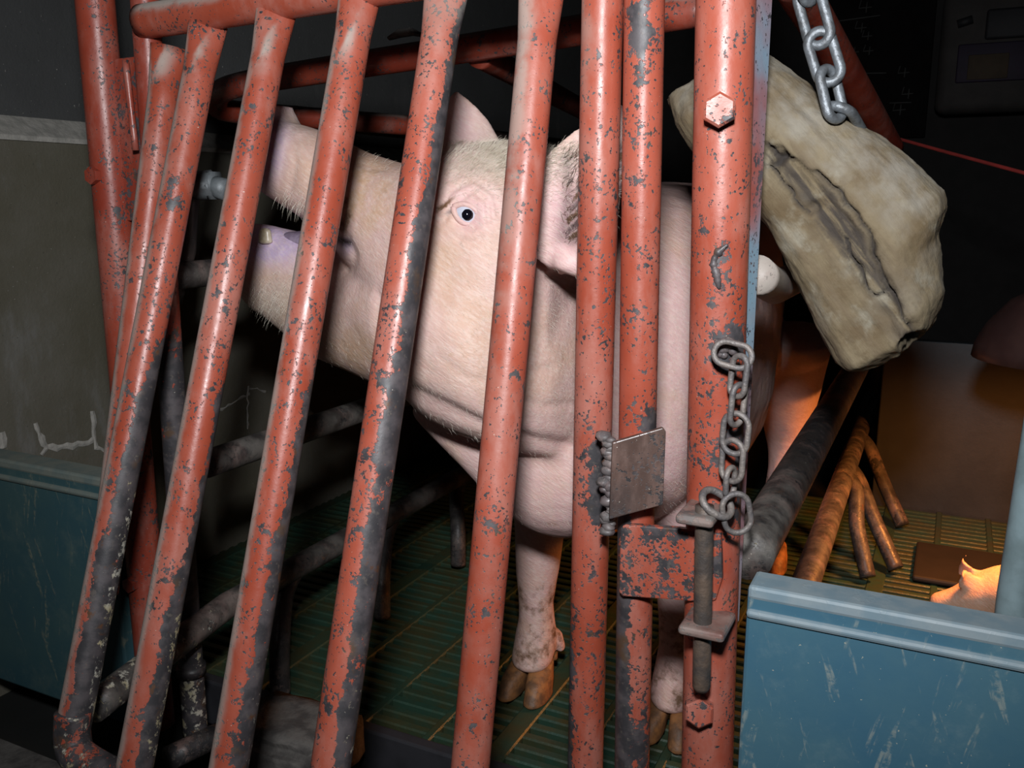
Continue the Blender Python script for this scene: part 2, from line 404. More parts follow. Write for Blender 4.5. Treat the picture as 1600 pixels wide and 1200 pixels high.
# inner hinge post
t = thing('hinge_post', 'slim post red on top and black with dung below', 'post', (-.775, GY+.015, 0))
b0, b1 = atY(222, -60, GY+.015), atY(307, 1165, GY+.015)
BX = lambda z: b0.lerp(b1, (b0.z-z)/(b0.z-b1.z))
tube('tube', [BX(1.05), BX(.003)], .0145, RED_OLD, t, wear=lambda c, n: .14+.75*sstep(.56, .44, c[:, 2]), crust=lambda c, n: .1+.42*sstep(.3, .08, c[:, 2]))
tube('collar', [BX(.088), BX(.1)], .0175, BLACKP, t, wear=.6, crust=.35)
for py0, py1 in ((92, 345),):
    p0 = atY(177, py0, GY+.012); p1 = atY(212, py0-4, GY+.012); p2 = atY(226, py1, GY+.012); p3 = atY(193, py1, GY+.012)
    me = slab_mesh([p0, p1, p2, p3], (0, .006, 0), .0012); set_wear(me, .42, 0, 0); link('hinge_plate', me, RED_OLD, t, smooth=False)
    q0 = atY(196, py0+2, GY); q1 = atY(212, py1-110, GY)
    tube('hinge_rod', [q0, q1], .0035, RED_OLD, t, wear=.3)

# right post, with flat bar, bolts, lugs
pr = thing('crate_post', 'thick red post with hex bolts and a welded chain', 'post', (-.164, GY, 0))
r0, r1 = atY(1136, -80, GY), atY(1104, 1230, GY)
RX = lambda z: r0.lerp(r1, (r0.z-z)/(r0.z-r1.z))
def post_wear(c, n):
    P = project(c); w = .17+.1*sstep(.3, .1, c[:, 2])
    for (x, y, s, k) in ((1128, 545, 30, .5), (1118, 418, 9, .3), (1112, 470, 12, .3), (1130, 392, 10, .3), (1110, 225, 18, .15), (1140, 440, 12, .3), (1150, 730, 60, .2), (1120, 700, 40, .12)):
        w = w+k*np.exp(-((P[:, 0]-x)**2+((P[:, 1]-y)*.8)**2)/(2*s*s))
    w = w+.35*sstep(1148, 1165, P[:, 0])*sstep(520, 650, P[:, 1])*sstep(960, 850, P[:, 1])
    return w
tube('tube', [RX(1.1), RX(.004)], .0222, RED, pr, ns=40, step=.006, wear=post_wear)
s0 = RX(.95)+Vector((.017, .006, 0)); s1 = RX(.30)+Vector((.012, .006, 0))
def fb_wear(c, n): return .22+.1*np.sin(c[:, 2]*40)
me = slab_mesh([s0, s1, s1+Vector((.004, .012, 0)), s0+Vector((.008, .034, 0))], (.005, -.002, 0), .001)
bm = bmesh.new(); bm.from_mesh(me); bmesh.ops.subdivide_edges(bm, edges=[e for e in bm.edges if e.calc_length() > .3], cuts=50); bm.to_mesh(me); bm.free()
set_wear(me, fb_wear, 0, 0); link('flat_bar', me, BLUEP, pr, smooth=False)
for (px, py) in ((1124, 173), (1093, 1107)):
    c = atY(px, py, GY-.024); d = (C0-c).normalized(); d.z *= .2; d.normalize()
    me = sweep_mesh([c+d*-.006, c+d*.0105, c+d*.0125], lambda i, n: .0128 if i < n-1 else .0108, 6, up=(0, 0, 1)); set_wear(me, .34, 0, 0)
    link('bolt_head', me, RED, pr, smooth=False)
# weld drips on the post
def blob_strip(name, pxs, Y, rad, mat, parent, wear=.6):
    pts = resample(catmull([atY(x, y, Y) for x, y in pxs], 6), .003)
    me = sweep_mesh(pts, lambda i, n: rad*(.6+.55*random.random())*min(1, .35+3*min(i, n-1-i)/n), 9); set_wear(me, wear, 0, 0)
    return link(name, me, mat, parent)
blob_strip('weld_drip', [(1137, 382), (1122, 395), (1115, 410), (1120, 430), (1124, 452)], GY-.0215, .0035, BURN, pr)
# lugs
def lug(pxl, pxr, y0, y1, z, th, lab):
    x0 = atZ(pxl, y1, z).x; me = box_mesh(x0, x0+.046, .648, .69, z-th, z, .004, 3); set_wear(me, .38, .25, 0)
    return link('lug', me, LUG, pr, smooth=False)
zl = atY(1098, 975, .66).z; zu = atY(1085, 800, .66).z
for z, pxl in ((zl, 1060), (zu, 1056)):
    x0 = atY(pxl, 985 if z == zl else 805, .652).x
    me = box_mesh(x0, x0+(.037 if z == zl else .03), .648, .694, z-.008, z, .0035, 3); set_wear(me, .38, .3, 0); link('lug', me, LUG, pr, smooth=False)

# ------------------------------------------------------------------ the gate with leaning bars
gate = thing('crate_gate', 'red barred crate gate with kicked out bars before the sow', 'gate', (-.5, GY, .1))
ZB = .168
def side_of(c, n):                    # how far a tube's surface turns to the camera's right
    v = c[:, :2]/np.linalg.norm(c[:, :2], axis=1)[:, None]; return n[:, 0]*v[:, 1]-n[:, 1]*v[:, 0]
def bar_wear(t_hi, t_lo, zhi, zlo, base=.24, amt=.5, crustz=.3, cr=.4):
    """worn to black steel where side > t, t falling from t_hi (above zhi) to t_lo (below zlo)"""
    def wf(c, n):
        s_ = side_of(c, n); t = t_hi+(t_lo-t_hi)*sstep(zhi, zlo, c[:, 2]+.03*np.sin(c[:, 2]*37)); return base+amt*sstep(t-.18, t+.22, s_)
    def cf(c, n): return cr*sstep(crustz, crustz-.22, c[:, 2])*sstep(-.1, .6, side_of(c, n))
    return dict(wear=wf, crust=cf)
def top_flat(n_flat=5):
    def f(i, n):
        t = min(1, i/n_flat); return (.45+.55*t, 1.22-.22*t)
    return f
def bar_dust(c, n):
    P = project(c); return .75*sstep(-.25, -.85, n[:, 0])*.8+.9*sstep(.80, .84, c[:, 2])*sstep(.2, -.5, n[:, 0])
bars = [  # top px, bottom px, wear kwargs
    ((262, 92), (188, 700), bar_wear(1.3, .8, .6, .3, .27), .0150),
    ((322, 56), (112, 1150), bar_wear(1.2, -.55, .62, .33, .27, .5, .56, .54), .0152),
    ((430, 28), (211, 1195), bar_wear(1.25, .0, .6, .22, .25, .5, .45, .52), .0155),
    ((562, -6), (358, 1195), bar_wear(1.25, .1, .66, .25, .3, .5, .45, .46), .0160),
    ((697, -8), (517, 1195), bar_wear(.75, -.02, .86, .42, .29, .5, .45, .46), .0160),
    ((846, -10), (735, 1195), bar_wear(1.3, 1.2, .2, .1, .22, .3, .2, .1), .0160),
]
foot = []
for i, (tp, bp, kw, r) in enumerate(bars):
    top = atY(*tp, GY + (.012 if i == 0 else 0)); bot = atX(*bp, top.x)
    d = (bot-top)/(bot.z-top.z)
    end = top+d*(((ZB if i < 5 else .10) if i else .26)-top.z)
    top = top+d*(.012)
    if i: foot.append(end)
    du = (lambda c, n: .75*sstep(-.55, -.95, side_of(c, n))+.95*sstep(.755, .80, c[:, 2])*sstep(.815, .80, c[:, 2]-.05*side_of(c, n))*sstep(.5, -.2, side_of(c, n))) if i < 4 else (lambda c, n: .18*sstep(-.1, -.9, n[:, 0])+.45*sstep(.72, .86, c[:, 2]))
    if i == 5: du = lambda c, n: .1+.6*sstep(.45, .8, c[:, 2])*sstep(.6, -.2, n[:, 0])
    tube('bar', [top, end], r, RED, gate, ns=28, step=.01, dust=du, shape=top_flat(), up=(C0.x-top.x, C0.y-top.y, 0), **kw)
# b7: the straight stile
s7a, s7b = atY(943, -60, GY), atY(914, 1215, GY)
def w7(c, n):
    P = project(c); w = .2+.25*sstep(-.3, -.9, n[:, 0])*sstep(.3, .1, c[:, 2])+.4*sstep(-.1, -.8, n[:, 0])*sstep(.36, .2, c[:, 2])
    return w+.7*np.exp(-(((P[:, 0]-935)/30)**2+((P[:, 1]-755)/95)**2)*1.3)+.12*np.exp(-((P[:, 1]-360)/120)**2)
tube('stile', [s7a, s7b], .0166, RED, gate, ns=30, step=.008, wear=w7, dust=lambda c, n: .55*sstep(.6, .9, c[:, 2])*sstep(.5, -.5, n[:, 0]), crust=lambda c, n: .3*sstep(.3, .1, c[:, 2])*sstep(0, -.8, n[:, 0]))
ztop = .838
tube('top_rail', [(-.777, GY+.006, ztop-.004), (-.272, GY, ztop+.006)], .0172, RED, gate, wear=.14, dust=lambda c, n: .95*sstep(-.1, .75, n[:, 2]))
# bottom rail follows the kicked-out feet and bends up into the outermost bar
fp = [foot[0]+Vector((.003, .004, .03))]+[foot[0]+Vector((.004, 0, .004)), foot[0]+Vector((.02, -.004, -.008))]+[f+Vector((0, 0, -.012)) for f in foot[1:]]+[Vector((s7b.x, GY-.02, .06))]
tube('bottom_rail', catmull(fp, 8), .0158, RED, gate, wear=.62, crust=.45)
# stop plate welded to the stile
pl_tl = atY(957, 692, .662); z0 = pl_tl.z
pl_tr = atY(1041, 667, .681); pl_bl = atY(952, 812, .662); pl_br = atY(1036, 789, .681)
th = (pl_tr-pl_tl).cross(Vector((0, 0, 1))).normalized()*.0055
if th.y < 0: th = -th
ccx = pl_tr+(pl_tl-pl_tr)*.06; ccz = pl_tr+(pl_br-pl_tr)*.06
me = slab_mesh([pl_tl, ccx, ccz, pl_br, pl_bl], th, .0009); set_wear(me, .3, 0, 0)
bm = bmesh.new(); bm.from_mesh(me); bmesh.ops.triangulate(bm, faces=[f for f in bm.faces if len(f.verts) > 4]); bm.to_mesh(me); bm.free(); set_wear(me, .3, 0, 0)
o = link('stop_plate', me, PLATE, gate, smooth=False); o['label'] = 'dark rusty stop plate welded to the stile'
bx = bmesh.new()
for k in range(26):
    tt = k/25; px = 949+random.uniform(-7, 7); py = 682+tt*148
    c = atY(px, py, .676-.004*random.random()); rr = random.uniform(.003, .0072)
    bmesh.ops.create_icosphere(bx, subdivisions=2, radius=rr, matrix=Matrix.Translation(c) @ Matrix.Diagonal((1.1, 1, .75, 1)))
for v in bx.verts: v.co += Vector(noise.noise_vector(v.co*260))*.0016
me = bpy.data.meshes.new('weld'); bx.to_mesh(me); bx.free(); set_wear(me, .5, .15, 0); link('weld_bead', me, BURN, gate)

# ------------------------------------------------------------------ latch bar (b8), plate, pin, chain
lb = thing('latch_bar', 'straight red tube with speckled latch plate beside the gate stile', 'bar', (-.229, GY, 0))
l0, l1 = atY(1008, -60, GY), atY(987, 1215, GY)
def w8(c, n):
    P = project(c); w = .2+.6*sstep(.0, -.6, side_of(c, n))*sstep(.5, .3, c[:, 2])*1.0
    w = w+.35*np.exp(-(((P[:, 0]-1000)/22)**2+((P[:, 1]-80)/130)**2))+.5*np.exp(-(((P[:, 0]-1022)/25)**2+((P[:, 1]-665)/25)**2))
    return w+.3*sstep(950, 1200, P[:, 1])
tube('tube', [l0, l1], .0158, RED, lb, ns=30, step=.008, wear=w8, crust=lambda c, n: .3*sstep(.25, .05, c[:, 2])*sstep(.2, -.7, n[:, 0]))
LPY = .684
cor = [(969, 826), (975, 820), (1060, 826), (1126, 834), (1128, 905), (1118, 938), (1104, 942), (1060, 938), (972, 932), (967, 925)]
me = slab_mesh([atY(x, y, LPY) for x, y in cor], (0, .007, 0), .0012)
bm = bmesh.new(); bm.from_mesh(me); bmesh.ops.triangulate(bm, faces=[f for f in bm.faces if len(f.verts) > 4]); bm.to_mesh(me); bm.free()
set_wear(me, .47, 0, 0); o = link('latch_plate', me, RED, lb, smooth=False); o['label'] = 'speckled red latch plate'

pin = thing('latch_pin', 'rusty steel latch pin dropped through two lugs', 'pin', atY(1097, 1075, .664))
tube('rod', [atY(1101, 790, .664), atY(1096, 1072, .664), atY(1096, 1079, .664)], lambda i, n: .0073 if i < n-1 else .0055, RODM, pin)
def link_mesh(L, W, r, bulge=0):
    """stadium link in local XZ plane, long along Z"""
    pts = []; n = 12
    for k in range(n+1):
        a = math.pi*k/n; pts.append((W*math.cos(a), 0, (L-W)+W*math.sin(a)))
    for k in range(n+1):
        a = math.pi+math.pi*k/n; pts.append((W*math.cos(a), 0, -(L-W)+W*math.sin(a)))
    return sweep_mesh([Vector(p) for p in pts], r, 10, closed=True, up=(0, 1, 0))
def place_link(name, pa, pb, W, r, face, mat, parent):
    """link from point pa to pb; face = vector the flat side faces"""
    pa, pb = Vector(pa), Vector(pb); z = (pa-pb); L = z.length/2; z.normalize()
    yv = Vector(face); yv = (yv-z*yv.dot(z)).normalized(); xv = yv.cross(z)
    me = link_mesh(L, W, r); M = Matrix((xv, yv, z)).transposed().to_4x4(); M.translation = (pa+pb)/2
    me.transform(M); return link(name, me, mat, parent)
VIEW = Vector((-.2, -1, 0))
ch = thing('latch_chain', 'short rusty chain welded to the thick red post', 'chain', atY(1150, 640, .672))
cy = .672; cr = .0024
def L2(a, b, W, face, dy=0, r=cr): return place_link('link', atY(*a, cy+dy), atY(*b, cy-dy*0), W, r, face, CHAINM, ch)
L2((1116, 547), (1174, 562), .0088, (0, -1, .25))
L2((1158, 556), (1150, 619), .0068, (-.5, -1, 0))
L2((1156, 601), (1149, 664), .0070, (1, -.55, 0))
L2((1152, 646), (1146, 709), .0098, (-.1, -1, 0))
L2((1146, 688), (1142, 752), .0088, (-.3, -1, .0))
L2((1142, 731), (1140, 776), .0070, (1, -.25, 0))
L2((1146, 772), (1156, 832), .0105, (.35, -.8, .4), -.004)
L2((1098, 773), (1142, 800), .0105, (0, -.5, .9), -.008, .003)
# burn mark disc round the welded link
pts = [RX(atY(1130, 545, GY).z)]
bw = bmesh.new()
for k in range(12):
    px = 1128+random.uniform(-10, 18); py = 545+random.uniform(-14, 12); c = atY(px, py, .6875)
    bmesh.ops.create_icosphere(bw, subdivisions=2, radius=random.uniform(.0025, .005), matrix=Matrix.Translation(c))
me = bpy.data.meshes.new('weld'); bw.to_mesh(me); bw.free(); set_wear(me, .6, .1, 0); link('weld_spot', me, BURN, pr)

# ------------------------------------------------------------------ crate sides
def side(X, label, mid, low, fingers, outx, upper=None, ymax=2.0, lowmat=BLACKP):
    t = thing('crate_railing', label, 'railing', (X, 1.2, 0), 'crate railings')
    for nm, pts, r, m, kw in mid: tube(nm, pts, r, m, t, step=.02, **kw)
    for f in fingers:
        me = sweep_mesh(resample(catmull(f, 8), .01), .0135, 16); set_wear(me, .45, .12, .12); link('bow_bar', me, lowmat, t)
    return t
Xl = -.782; zlow = CAMH-.5
dk = dict(wear=.35, dust=.2, crust=lambda c, n: .42*sstep(.95, .6, c[:, 1])+.08)
lf = []
for px, py in ((438, 1085), (597, 965), (716, 884)):
    g0 = atZ(px, py, .01); yy = g0.y+.05
    lf.append([(Xl, yy+.03, zlow), (Xl-.0, yy+.0, zlow-.03), (g0.x-.004, g0.y+.008, .07), (g0.x, g0.y, .012)])
side(Xl, 'black dung-caked crate side beside the concrete wall', [
    ('low_rail', [(Xl+.045, .545, zlow), (Xl, .78, zlow), (Xl, 1.95, zlow)], .0165, BLACKP, dk),
    ('middle_rail', [(-.755, .735, CAMH-.3), (-.737, 1.95, CAMH-.3)], .0165, BLACKP, dict(wear=.35, dust=.25, crust=.05)),
    ('upper_rail', [atX(262, 432, -.808), atX(330, 426, -.806), (-.812, 1.9, .62)], .016, BLACKP, dict(wear=.3, dust=.15)),
    ('upright', [(-.76, 1.93, 1.0), (-.76, 1.93, .01)], .018, BLACKP, dict(wear=.3)),
    ('sill_tube', [atZ(262, 1186, .03), atZ(345, 1146, .03)], .014, BLACKP, dict(wear=.6, crust=.25))], None, lf, -1)
Xr = -.148
rf = []
for px, py in ((1356, 903), (1400, 890), (1410, 822), (1424, 772)):
    g0 = atZ(px, py, .012); yy = g0.y
    rf.append([(Xr, yy+.12, zlow+.0), (Xr+.022, yy+.095, zlow-.018), (Xr*.45+g0.x*.55, yy+.045, .085), (g0.x, yy, .014)])
side(Xr, 'crate side with scuffed tubes glowing orange under the heat lamp', [
    ('low_rail', [(-.138, 1.0, zlow), (-.163, 2.45, zlow)], .0185, BLACKP, dict(wear=.4, dust=.15, crust=.05)),
    ('middle_rail', [(-.137, .735, CAMH-.3), (-.150, 2.4, CAMH-.3)], .021, BLACKP, dict(wear=.35, dust=lambda c, n: .3*sstep(1.05, .78, c[:, 1]), crust=lambda c, n: .3*sstep(.92, .75, c[:, 1]))),
    ('upper_rail', [(-.146, .752, .594), (-.150, .86, .574), (-.152, 2.4, .56)], .016, PALE, dict(wear=.25, dust=.6)),
    ('upright', [(-.15, 2.4, .61), (-.15, 2.4, .01)], .018, BLACKP, dict(wear=.3)),
    ('brace', [atY(1232, -40, 1.0), atY(1392, 232, 1.75)], .021, RED_OLD, dict(wear=.2))], None, rf, 1)

# overhead tubes
t = thing('top_hoop', 'dull red bent tube over the crate above the snout', 'crate rail', atY(485, 112, .95))
hp = catmull([atY(640, 196, 1.25), atY(460, 182, 1.1), atY(352, 172, 1.0), atY(340, 150, .965), atY(372, 133, .945), atY(485, 113, .94), atY(770, 69, .93), atY(1115, 13, .92)], 8)
tube('hoop', hp, .0155, RED_OLD, t, wear=.2, dust=lambda c, n: .8*sstep(.3, .95, n[:, 2]))
tube('cross_tube', [atY(748, 84, .945), atY(930, 182, 1.5)], .0155, RED_OLD, t, wear=.3, dust=lambda c, n: .7*sstep(.2, .9, n[:, 2]))
tube('back_tube', [atY(460, 182, 1.1), atY(900, 232, 1.75)], .016, BLACKP, t, wear=.3)
me = sweep_mesh([atY(608, 60, .93), atY(625, 52, .93), atY(645, 50, .93), atY(662, 56, .93)], lambda i, n: (.004, .008, .007, .003)[min(i, 3)], 10, shape=lambda i, n: (1, .6)); set_wear(me, 0, 1, 0); link('dust_clump', me, ROUGHC, t)

# drinker
t = thing('nipple_drinker', 'grey metal nipple drinker in front of the open mouth', 'drinker', atX(318, 290, -.80))
GALV2 = simple('dull_zinc', (.17, .19, .2), .5, (.1, .11, .115), 60, .2, 120, .2)
tube('body', [atX(297, 292, -.80), atX(333, 288, -.775)], .0165, GALV2, t, ns=8)
tube('nut', [atX(331, 290, -.778), atX(338, 290, -.772)], .018, GALV2, t, ns=6)
tube('nozzle', [atX(335, 292, -.775), atX(356, 297, -.758)], .0125, GALV2, t)
tube('pipe', [atX(296, 300, -.80), atX(290, 392, -.815), atX(268, 470, -.83)], .012, BLACKP, t)

# floor edge pieces
me = box_mesh(-1.18, .9, .81, .828, -.05, .016, .003); set_wear(me, .3, 0, 0); o = link('trim_1', me, simple('sill_steel', (.03, .03, .035), .5), None, smooth=False); tag(o, 'black steel edge of the slatted floor', kind='structure')
bm = bmesh.new(); bmesh.ops.create_cube(bm, size=1)
for v in bm.verts: v.co = Vector((-.648+v.co.x*.14, .735+v.co.y*.11, .03+v.co.z*.06))
bmesh.ops.bevel(bm, geom=bm.edges[:], offset=.012, segments=3, affect='EDGES'); bmesh.ops.subdivide_edges(bm, edges=bm.edges[:], cuts=4, use_grid_fill=True)
for v in bm.verts: v.co += Vector(noise.noise_vector(v.co*28))*.006
me = bpy.data.meshes.new('block'); bm.to_mesh(me); bm.free(); o = link('concrete_block', me, ROUGHC)
tag(o, 'rough grey concrete block on the floor inside the gate', 'block')

# ------------------------------------------------------------------ hanging wooden block
LU = [((1040, 154), (1196, 78)), ((1060, 203), (1238, 108)), ((1097, 258), (1290, 150)), ((1148, 306), (1340, 190)), ((1195, 352), (1385, 216)),
      ((1226, 408), (1428, 250)), ((1255, 468), (1478, 296)), ((1270, 500), (1484, 322)), ((1284, 528), (1468, 366)), ((1304, 566), (1479, 452)), ((1322, 577), (1462, 500)), ((1348, 580), (1440, 530))]
RID = [.56, .56, .57, .58, .58, .60, .62, .63, .64, .66, .66, .66]
WY = .83; NF = 26; V = []; Fc = []
st = []
M_ = 6
for i in range(len(LU)-1):
    for k in range(M_):
        tt = k/M_
        st.append((Vector(LU[i][0]).lerp(Vector(LU[i+1][0]), tt), Vector(LU[i][1]).lerp(Vector(LU[i+1][1]), tt), RID[i]*(1-tt)+RID[i+1]*tt, (i+tt)/(len(LU)-1)))
st.append((Vector(LU[-1][0]), Vector(LU[-1][1]), RID[-1], 1))
for (l, u, rd, s) in st:
    th = .052*min(1, (.45+6*s))*min(1, .5+5*(1-s))
    for k in range(NF):
        f = k/(NF-1)
        edge = min(1, f/.12) if f < .5 else 1
        if f < rd: pf = math.sqrt(max(0, 1-(1-min(1, f/.2))**2))*(.72+.28*(f/rd))
        else: q = (f-rd)/(1-rd); pf = math.sqrt(max(0, 1-q**2.6))*(1-.32*q)
        p = atY(l.x+(u.x-l.x)*f, l.y+(u.y-l.y)*f, WY); V.append(p+Vector((0, -th*pf, 0)))
    for k in range(NF-2, 0, -1):
        f = k/(NF-1); p = atY(l.x+(u.x-l.x)*f, l.y+(u.y-l.y)*f, WY); V.append(p+Vector((0, th*.9*(1-abs(2*f-1)**4), 0)))
NR = 2*NF-2
for i in range(len(st)-1):
    for k in range(NR): Fc.append((i*NR+k, i*NR+(k+1) % NR, (i+1)*NR+(k+1) % NR, (i+1)*NR+k))
Fc.append(tuple(range(NR))); b0_ = (len(st)-1)*NR; Fc.append(tuple(range(b0_+NR-1, b0_-1, -1)))
me = mesh_from(V, Fc); o = link('tmp', me, None)
md = o.modifiers.new('r', 'REMESH'); md.mode = 'VOXEL'; md.voxel_size = .0022; md2 = o.modifiers.new('s', 'SMOOTH'); md2.iterations = 6
me2 = bpy.data.meshes.new_from_object(o.evaluated_get(bpy.context.evaluated_depsgraph_get())); bpy.data.objects.remove(o)
co = coords(me2); nn = normals(me2); P = project(co)
front = sstep(.2, -.3, nn[:, 1])
disp = np.array([noise.fractal(Vector(c)*22, .9, 2.2, 5)*.0022+noise.fractal(Vector((c[0]*60+c[2]*60, c[1]*60, (c[0]-c[2])*9)), .8, 2.0, 3)*.0009 for c in co])
c1 = [(1197, 224), (1222, 252), (1240, 246)]; c2 = [(1275, 268), (1310, 300), (1345, 342), (1362, 380), (1380, 440), (1412, 492), (1436, 528)]
c3 = [(1200, 262), (1238, 305), (1262, 338)]; c4 = [(1318, 372), (1345, 430), (1366, 465), (1388, 452)]; c5 = [(1436, 528), (1415, 538)]; c6 = [(1210, 258), (1228, 246)]
Pj = P+np.array([[noise.noise(Vector(c)*90), noise.noise(Vector(c)*90+Vector((7, 3, 1)))] for c in co])*7
crk = np.zeros(len(co))
for pl, wd in ((c1, 3), (c2, 3.2), (c3, 2.2), (c4, 2.4), (c5, 7), (c6, 7)): crk = np.maximum(crk, np.exp(-(seg_dist(Pj, pl)/wd)**2))
hole = np.exp(-(((P[:, 0]-1270)/10)**2+((P[:, 1]-324)/9)**2))
step_ = sstep(6, -14, (P[:, 0]-1300)*.62-(P[:, 1]-290)*.66)*0
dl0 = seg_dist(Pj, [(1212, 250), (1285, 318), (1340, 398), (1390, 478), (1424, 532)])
fib = np.array([noise.fractal(Vector(((c[0]*.64-c[2]*.77)*14, c[1]*70, (c[0]*.77+c[2]*.64)*110)), .8, 2.1, 4) for c in co])
strip = sstep(27, 21, dl0)
disp = disp-front*(crk*.007+hole*.006+strip*(.0028+.0016*fib)+.0006*fib)
co = co+nn*disp[:, None]; me2.vertices.foreach_set('co', co.ravel()); me2.update()
ridge = [(1197, 232), (1275, 275), (1330, 340), (1375, 440), (1432, 525)]
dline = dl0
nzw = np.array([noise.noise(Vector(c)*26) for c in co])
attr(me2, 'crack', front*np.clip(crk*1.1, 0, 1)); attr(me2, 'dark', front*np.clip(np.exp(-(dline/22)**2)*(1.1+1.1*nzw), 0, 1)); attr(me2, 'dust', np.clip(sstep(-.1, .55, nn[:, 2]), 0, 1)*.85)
wb = link('wooden_block', me2, WOOD); tag(wb, 'weathered cracked block of wood hanging on a chain', 'wood block')
tc = thing('hanging_chain', 'galvanized chain holding up the wooden block', 'chain', atY(1290, 60, WY-.02))
for pa, pb, W_, fc in (((1244, -110), (1254, -40), .0092, (1, -.3, 0)), ((1254, -52), (1264, 4), .0092, (1, -.4, 0)), ((1259, -22), (1284, 70), .0092, (-.2, -1, 0)), ((1276, 50), (1300, 128), .0092, (.15, -1, 0)), ((1290, 108), (1308, 186), .009, (.9, -.6, 0)), ((1306, 166), (1334, 212), .011, (-.3, -1, 0))):
    place_link('link', atY(*pa, WY-.035), atY(*pb, WY-(.035 if pb[1] < 200 else -.012)), W_, .0042, fc, GALV, tc)

# ------------------------------------------------------------------ heat lamp corner, piglet, far things
hl = thing('heat_lamp', 'dull red heat lamp shade hanging over the piglet', 'lamp', (.19, 1.5, .43))
V = []; Fc = []; prof = [(.125, 0), (.122, .02), (.108, .05), (.08, .085), (.045, .105), (.03, .11), (.028, .16), (.0, .165)]
LZ = .425; LX, LY = atY(1655, 660, 1.5).x, 1.5
for r, z in prof:
    for k in range(32): a = 2*math.pi*k/32; V.append((LX+r*math.cos(a), LY+r*math.sin(a), LZ+z))
for i in range(len(prof)-1):
    for k in range(32): Fc.append((i*32+k, i*32+(k+1) % 32, (i+1)*32+(k+1) % 32, (i+1)*32+k))
me = mesh_from(V, Fc); o = link('shade', me, SHADE, hl); sm = o.modifiers.new('s', 'SOLIDIFY'); sm.thickness = .003
bpy.ops.mesh.primitive_uv_sphere_add(radius=.04, location=(LX, LY, LZ+.05), segments=20, ring_count=12); bu = bpy.context.object; bu.name = 'bulb'
bm_, bn, bb = new_mat('bulb_glow'); bb.inputs['Emission Color'].default_value = (1, .3, .06, 1); bb.inputs['Emission Strength'].default_value = 4
bu.data.materials.append(bm_); bu.parent = hl; bu.matrix_parent_inverse = Matrix.Translation(-hl.location)
tube('cable', [(LX, LY, LZ+.16), (LX, LY, 2.2)], .004, DARKRUB, hl, step=.3)
hb = bpy.data.lights.new('heat_lamp_light', 'SPOT'); hb.energy = 24; hb.color = (1, .33, .07); hb.spot_size = math.radians(165); hb.spot_blend = .5; hb.shadow_soft_size = .04
ho = bpy.data.objects.new('heat_lamp_light', hb); COL.objects.link(ho); ho.location = (LX, LY, LZ+.0)

o = tube('grey_pole', [atY(1604, 930, .80)+Vector((0, 0, .3)), atY(1584, 930, .80), atY(1584, 930, .80)-Vector((0, 0, .32))], .0125, POLEM)
tag(o, 'grey blue plastic pole behind the scratched pen board', 'pole')
g0 = atZ(1510, 915, .004); o = box('rubber_mat', (g0.x-.085, g0.x+.3, g0.y-.02, g0.y+.16, .003, .014), DARKRUB, None, .004); tag(o, 'dark rubber mat under the piglet', 'mat')
o = structure('trim_2', box_mesh(-.12, 1.2, 2.03, 2.06, -.02, CAMH-.29, .003), BACKP, 'dull grey partition board at the back of the pen')
bd = thing('blackboard', 'blackboard with faint chalk marks on the far wall', 'blackboard', atY(1370, 90, 3.28))
c0 = atY(1290, -40, 3.28); c1_ = atY(1445, 215, 3.28)
box('board', (c0.x, c1_.x, 3.26, 3.295, c1_.z, c0.z), BOARD, bd)
def chalk(pxs):
    pts = resample([atY(x, y, 3.257) for x, y in pxs], .02); me = sweep_mesh(pts, .0022, 5); link('chalk_mark', me, CHALK, bd)
for cx, cyy, s in ((1345, 42, 9), (1355, 55, 8), (1333, 80, 9), (1357, 78, 8), (1412, 112, 9), (1418, 145, 9), (1405, 170, 10), (1352, 10, 10)):
    chalk([(cx-s*.6, cyy-s), (cx-s, cyy+s*.3), (cx+s, cyy+s*.1)]); chalk([(cx+s*.3, cyy-s*.7), (cx+s*.1, cyy+s)])
chalk([(1310, 33), (1375, 24)]); chalk([(1390, 161), (1424, 160)]); chalk([(1330, 115), (1385, 114)]); chalk([(1330, 143), (1360, 142)])
sk = thing('feed_sack', 'pale sack with purple band and yellow label at the far wall', 'sack', atY(1530, 150, 3.1))
def rect(x0, y0, x1, y1, Y, th): p = atY(x0, y1, Y); q = atY(x1, y0, Y); return (p.x, q.x, Y, Y+th, p.z, q.z)
me = box_mesh(*rect(1458, -30, 1640, 178, 3.1, .1), bev=.03, seg=3); link('sack_body', me, BAGW, sk)
me = box_mesh(*rect(1492, 62, 1610, 130, 3.093, .02), bev=.004); link('purple_print', me, BAGP, sk)
me = box_mesh(*rect(1510, 82, 1578, 125, 3.09, .02), bev=.002); link('yellow_print', me, BAGY, sk)
me = box_mesh(*rect(1538, 6, 1640, 62, 3.09, .02), bev=.008); link('black_print', me, BAGK, sk)
me = sweep_mesh([atY(1496, 38, 3.095), atY(1520, 30, 3.095)], .012, 12); link('oval_print', me, BAGK, sk)
o = tube('red_cord', [atY(1372, 208, 1.9), atY(1480, 238, 1.7), atY(1640, 281, 1.5)], .0028, ROPE, step=.02); tag(o, 'thin red cord strung across the dark pen', 'cord')

